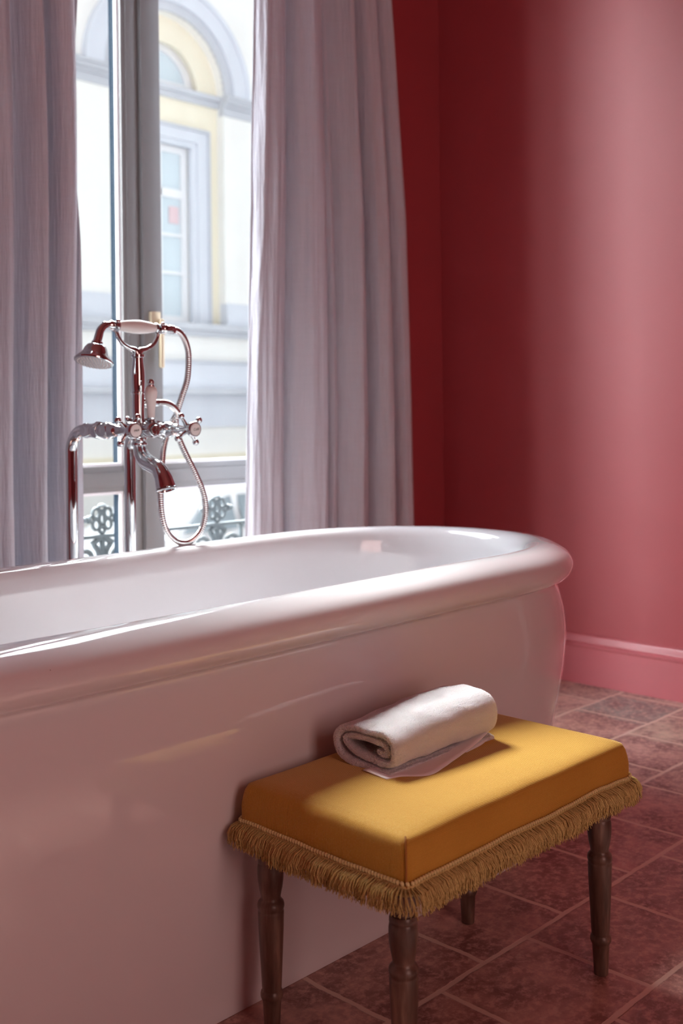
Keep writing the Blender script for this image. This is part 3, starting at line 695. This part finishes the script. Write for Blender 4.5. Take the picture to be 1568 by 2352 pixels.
# ------------------------------------------------------------------ rolled towel
def towel():
    # section in (y, z) at the near end, start at the tail (bottom front) and roll inwards
    C = [(1.104, .3915), (1.120, .3918), (1.155, .3925), (1.188, .3945), (1.210, .4005), (1.2235, .412), (1.2245, .4275), (1.210, .4405), (1.182, .4475), (1.150, .4490), (1.124, .4465), (1.1065, .4385), (1.1005, .425), (1.1045, .4115), (1.118, .4055),
         (1.145, .4052), (1.175, .4080), (1.198, .4150), (1.2065, .4240), (1.200, .4310), (1.178, .4355), (1.150, .4360), (1.128, .4320), (1.117, .4250), (1.1185, .4190), (1.130, .4175), (1.140, .4215)]
    C = spline([(0, y, z) for y, z in C], 5)
    n = len(C); NX = 64; x0, x1 = 1.226, 1.487; T = .0058
    nor = []
    for i in range(n):
        t = (C[min(i+1, n-1)]-C[max(i-1, 0)]).normalized(); nor.append(Vector((0, -t.z, t.y)))
    V = []; F = []
    def place(P, u, i):
        y, z = P.y, P.z; s = i/(n-1)
        y = 1.165+(y-1.165)*(1+.0*u)-.006*u
        h = z-.386
        z = .386+h*(1+.36*sm(u))+.004*math.sin(u*5)*h/.07
        x = x0+(x1-x0)*u
        x += .010*(h/.07)*(1-u)*.3+.004*noise.noise((y*30, z*30, 4))*(1 if u < .02 or u > .98 else 0)
        x += .008*s*(1-u)           # the inner turns sit back a little
        # sunken ends
        wv = .0030*noise.noise((x*17, y*19, z*17))+.0018*noise.noise((x*45, y*45, z*45))+.0006*noise.noise((x*300, y*300, z*300))
        k = sm(h/.02)
        return Vector((x, y+wv*k*.7, z+wv*k))
    ring = []
    thick = [T*(1 if 2 < i < n-2 else .6) for i in range(n)]
    for j in range(NX+1):
        u = j/NX; e = .0
        r = 1-(.35 if j in (0, NX) else (.12 if j in (1, NX-1) else 0))
        xo = (.0016 if j == 0 else (-.0016 if j == NX else 0))
        for i in range(n):
            for sgn in (1, -1):
                q = place(C[i]+nor[i]*(sgn*thick[i]*r), u, i); q.x -= 0; V.append(q)
    W = 2*n
    for j in range(NX):
        for i in range(n-1):
            for sgn in (0, 1):
                F.append((j*W+2*i+sgn, j*W+2*(i+1)+sgn, (j+1)*W+2*(i+1)+sgn, (j+1)*W+2*i+sgn))
        for i in (0, n-1): F.append((j*W+2*i, j*W+2*i+1, (j+1)*W+2*i+1, (j+1)*W+2*i))
    for j in (0, NX):
        for i in range(n-1): F.append((j*W+2*i, j*W+2*i+1, j*W+2*(i+1)+1, j*W+2*(i+1)))
    V = [v+Vector((0, 0, .004)) for v in V]
    mb = MB(); mb.add(V, F)
    o = mb.build('rolled_towel', M_towel, auto=80)
    # terry loops standing off the surface
    me = o.data; LV = []; LF = []
    rnd = random.Random(3)
    for p in me.polygons:
        a = p.area
        k = a*2.2e6; cnt = int(k)+(1 if rnd.random() < k-int(k) else 0)
        vs = [me.vertices[i].co for i in p.vertices]; nrm = p.normal
        for _ in range(cnt):
            s_, t_ = rnd.random(), rnd.random()
            c = vs[0].lerp(vs[1], s_).lerp(vs[3].lerp(vs[2], s_) if len(vs) > 3 else vs[2], t_)
            d = (nrm+Vector((rnd.uniform(-.7, .7), rnd.uniform(-.7, .7), rnd.uniform(-.7, .7)))).normalized()
            sd = d.orthogonal().normalized()*.00022; h = rnd.uniform(.0008, .0017)
            b0 = len(LV); LV.extend([c-sd, c+sd, c+d*h+sd*.6, c+d*h-sd*.6]); LF.append((b0, b0+1, b0+2, b0+3))
    lo = mesh_obj('terry_pile', LV, LF, M_pile, o); lo.matrix_parent_inverse = Matrix.Identity(4); lo['kind'] = 'stuff'
    # the flat hem peeping out below on the front side, folded double
    def sheet(E, zf, name, th=.0016):
        """E: front edge points (x,y,z); sheet runs back to y=1.135"""
        V2 = []; F2 = []; P = spline(E, 8); m2 = 8
        for p in P:
            for k in range(m2+1):
                t = k/m2; y = p.y+(1.150-p.y)*t; z = p.z+(zf(p.x)-p.z)*sm(t*1.1)
                V2.append((p.x+.002*t, y, .004+z+.0006*noise.noise((p.x*60, y*60, 0))))
        for i in range(len(P)-1):
            for k in range(m2): F2.append((i*(m2+1)+k, i*(m2+1)+k+1, (i+1)*(m2+1)+k+1, (i+1)*(m2+1)+k))
        h = mesh_obj(name, V2, F2, M_hem, o); h.matrix_parent_inverse = Matrix.Identity(4)
        md = h.modifiers.new('t', 'SOLIDIFY'); md.thickness = th; md.offset = 0; return h
    zr = lambda x: .3885+.0075*sm((x-1.30)/.16)
    sheet([(1.212, 1.098, .3905), (1.235, 1.090, .3915), (1.262, 1.068, .3905), (1.285, 1.062, .3915), (1.34, 1.072, .394), (1.40, 1.083, .398), (1.45, 1.094, .4035), (1.484, 1.103, .408)], lambda x: zr(x)+.0045+.004*sm((x-1.3)/.18), 'hem')
    sheet([(1.216, 1.095, .3885), (1.27, 1.080, .3885), (1.34, 1.081, .389), (1.40, 1.088, .3905), (1.45, 1.094, .393), (1.480, 1.101, .3955)], lambda x: zr(x)-.001, 'hem')
    # the small rolled fold joining both layers at the far corner
    V3 = []; F3 = []
    for j in range(12):
        x = 1.486+.004*j/11
        for i in range(14):
            a = PI/2+PI*i/13; r = .0065*(1-.6*j/11)
            V3.append((x, 1.104+.006*math.cos(a)-.0005*j, .4015+r*math.sin(a)*1.0))
    return tag(o, 'white terry towel loosely rolled up, lying on the mustard velvet stool', 'towel')
towel()

# ------------------------------------------------------------------ balcony railing outside
rl = thing('balcony_railing', (1.94, 2.95, .08), 'dark cast-iron balcony railing with scrolls and pierced finials, seen through the lower window panes', 'railing')
YRL = 2.955
MB().bbox(-.10, 2.72, YRL-.010, YRL+.010, .572, .584, .003).build('top_rail', M_iron, rl)
MB().bbox(-.10, 2.72, YRL-.010, YRL+.010, .135, .150, .003).build('bottom_rail', M_iron, rl)
def ring(mb, cx, cz, rx, rz, t, n=18):
    mb.tube([(cx+rx*math.cos(2*PI*i/n), YRL, cz+rz*math.sin(2*PI*i/n)) for i in range(n+1)], t, 8, cap=False)
for cx in (1.912, 2.384):
    f = MB(); cz = .634
    for (dx, dz, rx, rz) in ((-.022, .018, .013, .016), (.022, .018, .013, .016), (-.022, -.018, .013, .016), (.022, -.018, .013, .016), (0, 0, .010, .017), (0, .034, .013, .010), (0, -.036, .010, .009), (-.038, 0, .008, .010), (.038, 0, .008, .010)):
        ring(f, cx+dx, cz+dz, rx, rz, .0058)
    for s in (-1, 1):
        f.lathe([(.012, 0), (.014, .006), (.009, .012), (.011, .018), (.006, .026), (.001, .034)], (cx+s*.046, YRL, cz), (s, 0, 0), 10)
    f.lathe([(.012, 0), (.015, .004), (.010, .010)], (cx, YRL, cz+.038), (0, 0, 1), 10)
    f.build('finial', M_iron, rl)
    # scrolls under the rail
    for s in (-1, 1):
        P = []
        for i in range(46):
            t = i/45; a = PI*.5+t*3.3*PI; r = .058*(1-t*.80)
            P.append((cx+s*(.062+r*math.cos(a)*1.0), YRL, .505+r*math.sin(a)))
        c = MB(); c.tube([(cx+s*.004, YRL, .574)]+[Vector(p) for p in P[2:]], [.0095]*20+[.0095-.003*i/25 for i in range(25)], 8)
        c.ball(P[-1], .015, 8)
        P = [(cx+s*(.062-.058*math.cos(t)), YRL, .40-.10*math.sin(t)) for t in [i/14*PI for i in range(15)]]
        c.tube([(cx+s*.008, YRL, .48)]+P, .0085, 8)
        c.build('scroll', M_iron, rl)
    MB().bbox(cx-.007, cx+.007, YRL-.007, YRL+.007, .151, .571, .002).build('baluster', M_iron, rl)
for cx in (.02, .26, .49, .73, .97, 1.204, 1.676, 2.148, 2.492, 2.705):
    MB().bbox(cx-.005, cx+.005, YRL-.006, YRL+.006, .151, .571, .002).build('baluster', M_iron, rl)

# ------------------------------------------------------------------ street, opposite building, car
struct(MB().box(-25, 40, 3.6, 11.9, -1.5, -1.3).build('ground', M_street, smooth=False), 'pale street between the two houses')
bd = thing('town_house', (8.92, 12, -1.3), 'cream and pale yellow classical town house across the street, with an arched window', 'building')
D = 12.0; XC = 8.92
def arch_poly(cx, zc, r, z0, n=28): return [(cx-r, z0)]+[(cx+r*math.cos(PI-PI*i/n), zc+r*math.sin(PI*i/n)) for i in range(n+1)]+[(cx+r, z0)]
def wall_arch_hole(name, x0, x1, z0, z1, cx, hw, hz0, zc, y0, y1, M, par):
    """wall slab with an arched opening"""
    mb = MB(); n = 32
    mb.box(x0, cx-hw, y0, y1, z0, z1); mb.box(cx+hw, x1, y0, y1, z0, z1)
    if hz0 > z0: mb.box(cx-hw, cx+hw, y0, y1, z0, hz0)
    for i in range(n):
        a, b = PI-PI*i/n, PI-PI*(i+1)/n
        xa, xb = cx+hw*math.cos(a), cx+hw*math.cos(b); za, zb_ = zc+hw*math.sin(a), zc+hw*math.sin(b)
        mb.prism([(xa, za), (xb, zb_), (xb, z1), (xa, z1)], 'y', y0, y1)
    return mb.build(name, M, par, smooth=False)
def arch_band(name, cx, zc, r0, r1, y0, y1, M, par, n=40):
    V = []; F = []
    for i in range(n+1):
        a = PI*i/n; c, s = math.cos(a), math.sin(a)
        V += [(cx+r0*c, y0, zc+r0*s), (cx+r1*c, y0, zc+r1*s), (cx+r1*c, y1, zc+r1*s), (cx+r0*c, y1, zc+r0*s)]
    for i in range(n):
        for k in range(4): F.append((i*4+k, i*4+(k+1) % 4, (i+1)*4+(k+1) % 4, (i+1)*4+k))
    F += [(0, 1, 2, 3), (n*4+3, n*4+2, n*4+1, n*4)]
    return MB().add(V, F).build(name, M, par)
ZS = 5.63
wall_arch_hole('wall', -14, 32, 2.28, 7.9, XC, .97, 2.29, ZS, D, D+.16, M_cream, bd)
MB().box(-14, 32, D+.0, D+6, 7.9, 8.1).box(-14, 32, D-.3, D+.5, 7.75, 7.9).build('roof_cornice', M_stone, bd, smooth=False)
MB().box(-14, 32, D+.9, D+6, -1.3, 7.9).build('inner_block', M_cream, bd, smooth=False)
# recessed yellow bay with the two openings
YY = D+.16
yb = MB(); yb.box(XC-1.05, XC-.57, YY, YY+.2, 2.2, 4.9); yb.box(XC+.57, XC+1.05, YY, YY+.2, 2.2, 4.9)
yb.box(XC-1.05, XC+1.05, YY, YY+.2, 4.9, ZS); yb.box(XC-1.05, XC-.62, YY, YY+.2, ZS, 7.1); yb.box(XC+.62, XC+1.05, YY, YY+.2, ZS, 7.1)
n = 28
for i in range(n):
    a, b = PI-PI*i/n, PI-PI*(i+1)/n; r = .62
    yb.prism([(XC+r*math.cos(a), ZS+.02+r*math.sin(a)), (XC+r*math.cos(b), ZS+.02+r*math.sin(b)), (XC+r*math.cos(b), 7.1), (XC+r*math.cos(a), 7.1)], 'y', YY, YY+.2)
yb.build('bay_wall', M_yellow, bd, smooth=False)
# arch mouldings
arch_band('arch_moulding', XC, ZS, .97, 1.10, D-.05, D+.02, M_stone2, bd)
arch_band('arch_moulding', XC, ZS, 1.10, 1.37, D-.10, D+.02, M_stone, bd)
arch_band('arch_moulding', XC, ZS, 1.33, 1.39, D-.13, D-.0, M_stone, bd)
arch_band('window_reveal', XC, ZS, .60, .66, YY-.03, YY+.05, M_yellow, bd)
# impost cornice, outside and inside the bay
def cornice(x0, x1, yf, name='impost_cornice'):
    c = MB(); 
    for (z0, z1, p) in ((5.35, 5.47, .02), (5.47, 5.52, .05), (5.52, 5.585, .10), (5.585, 5.63, .13)): c.box(x0, x1, yf-p, yf+.1, z0, z1)
    return c.build(name, M_stone2, bd, smooth=False)
for (a, b) in ((-14, XC-.965), (XC+.965, 32)): cornice(a, b, D)
c = MB(); c.box(XC-.98, XC+.98, YY-.10, YY+.1, 5.56, 5.63); c.box(XC-.98, XC+.98, YY-.05, YY+.1, 5.47, 5.56); c.build('impost_cornice', M_stone2, bd, smooth=False)
# plinth blocks under the piers and string course
MB().box(-14, XC-.965, D-.05, D+.11, 2.295, 2.62).build('plinth_block', M_stone, bd, smooth=False)
MB().box(XC+.965, 32, D-.05, D+.11, 2.295, 2.62).build('plinth_block', M_stone, bd, smooth=False)
MB().box(-14, 32, D-.16, D+.9, 2.20, 2.29).box(-14, 32, D-.10, D+.9, 2.12, 2.20).build('string_course', M_stone2, bd, smooth=False)
# tall window surround
def surround(hw_o, hw_i, zt_o, zt_i, z0, y0, y1, name, M):
    s = MB(); s.box(XC-hw_o, XC-hw_i, y0, y1, z0, zt_i); s.box(XC+hw_i, XC+hw_o, y0, y1, z0, zt_i); s.box(XC-hw_o, XC+hw_o, y0, y1, zt_i, zt_o)
    return s.build(name, M, bd, smooth=False)
surround(.76, .58, 5.07, 4.90, 2.3, YY-.05, YY+.02, 'window_surround', M_stone)
surround(.64, .50, 4.96, 4.83, 2.3, YY-.02, YY+.08, 'window_surround', M_stone)
surround(.79, .75, 5.10, 5.06, 2.3, YY-.08, YY+.02, 'window_surround', M_stone2)
YG = YY+.10
tw = MB(); tw.box(XC-.50, XC-.40, YG, YG+.07, 2.3, 4.83); tw.box(XC+.40, XC+.50, YG, YG+.07, 2.3, 4.83); tw.box(XC-.40, XC+.40, YG, YG+.07, 4.74, 4.83); tw.box(XC-.40, XC+.40, YG, YG+.07, 2.3, 2.42)
tw.box(XC-.04, XC+.04, YG-.01, YG+.06, 2.42, 4.74); tw.box(XC-.40, XC+.40, YG-.01, YG+.06, 4.10, 4.22)
for z in (3.03, 3.57): tw.box(XC-.40, XC+.40, YG+.005, YG+.05, z-.02, z+.02)
tw = tw.build('tall_window', M_whitep, bd, smooth=False)
o = MB().box(XC-.42, XC+.42, YG+.05, YG+.06, 2.35, 4.8).build('pane', M_pane, tw, smooth=False)
o = MB().box(XC+.20, XC+.36, YG+.025, YG+.045, 3.74, 3.98).build('red_cloth', M_red, tw, smooth=False)
aw = arch_band('arched_window', XC, ZS+.03, .50, .61, YG, YG+.07, M_whitep, bd)
ab = MB(); ab.box(XC-.61, XC+.61, YG-.005, YG+.06, ZS+.005, ZS+.11); ab.box(XC-.03, XC+.03, YG, YG+.06, ZS+.11, ZS+.55); ab.build('glazing_bar', M_whitep, bd, smooth=False)
MB().prism(arch_poly(XC, ZS+.05, .55, ZS+.05), 'y', YG+.05, YG+.06).build('arched_pane', M_pane, bd, smooth=False)
# ground floor
gf = MB().box(-14, 32, D, D+.9, -1.3, 2.12).build('ground_floor_wall', M_cream, bd, smooth=False)
MB().box(-14, 32, D-.10, D+.05, 1.38, 1.74).build('fascia_board', M_stone, bd, smooth=False)
MB().box(-14, 32, D-.22, D+.05, 1.30, 1.38).box(-14, 32, D-.14, D+.05, 1.74, 1.78).build('fascia_ledge', M_stone2, bd, smooth=False)
MB().box(-14, 32, D-.04, D+.05, .84, 1.30).build('shop_transom', M_stone, bd, smooth=False)
MB().box(-14, 32, D-.06, D+.05, .34, .455).build('sill_band', M_yellow, bd, smooth=False)

# white car parked across the street
car = thing('car', (7.9, 9.3, -1.3), 'white parked car in the street, half hidden behind the balcony railing', 'car')
Y0, Y1 = 8.75, 10.35
body = [(5.75, -1.10), (5.70, -.80), (5.80, -.42), (6.15, -.30), (6.50, -.24), (6.95, .10), (7.25, .20), (8.4, .22), (9.2, .14), (9.75, -.25), (9.98, -.36), (10.0, -1.05), (9.7, -1.12), (9.45, -1.12), (9.35, -.86), (9.1, -.74), (8.85, -.86), (8.75, -1.12), (7.1, -1.12), (7.0, -.86), (6.75, -.74), (6.5, -.86), (6.4, -1.12)]
def loft(P, name, M, y0, y1, par, inset=.10):
    bm = bmesh.new(); vs = []
    for (x, z) in P: vs.append(bm.verts.new((x, y0+inset*sm((z+.35)/.55)*1.6, z)))
    ve = [bm.verts.new((x, y1-inset*sm((z+.35)/.55)*1.6, z)) for (x, z) in P]
    bm.faces.new(vs); bm.faces.new(ve[::-1]); n = len(P)
    for i in range(n): bm.faces.new((vs[i], ve[i], ve[(i+1) % n], vs[(i+1) % n]))
    bmesh.ops.triangulate(bm, faces=[f for f in bm.faces if len(f.verts) > 4])
    bmesh.ops.recalc_face_normals(bm, faces=bm.faces)
    me = bpy.data.meshes.new(name); bm.to_mesh(me); bm.free(); me.materials.append(M)
    o = bpy.data.objects.new(name, me); COL.objects.link(o); o.parent = par; o.matrix_parent_inverse = Matrix.Translation(-par.location); return o
loft(body, 'body', M_car, Y0, Y1, car)
def side(z): return Y0+.16*sm((z+.35)/.55)
for P in ([(6.66, -.22), (7.02, .075), (7.36, .125), (7.36, -.22)], [(7.46, -.22), (7.46, .13), (8.32, .145), (8.32, -.22)], [(8.42, -.22), (8.42, .145), (9.1, .08), (9.45, -.22)]):
    V = [(x, side(z)-.008, z) for x, z in P]+[(x, side(z)+.02, z) for x, z in P]
    MB().add(V, [(0, 1, 2, 3), (7, 6, 5, 4), (0, 4, 5, 1), (1, 5, 6, 2), (2, 6, 7, 3), (3, 7, 4, 0)]).build('side_window', M_carglass, car, smooth=False)
for x in (6.75, 9.1):
    for y in (Y0+.01, Y1-.20):
        MB().lathe([(.18, .0), (.29, .0), (.315, .03), (.315, .16), (.29, .19), (.1, .19)], (x, y, -.985), (0, 1, 0), 28).build('wheel', M_tyre, car)
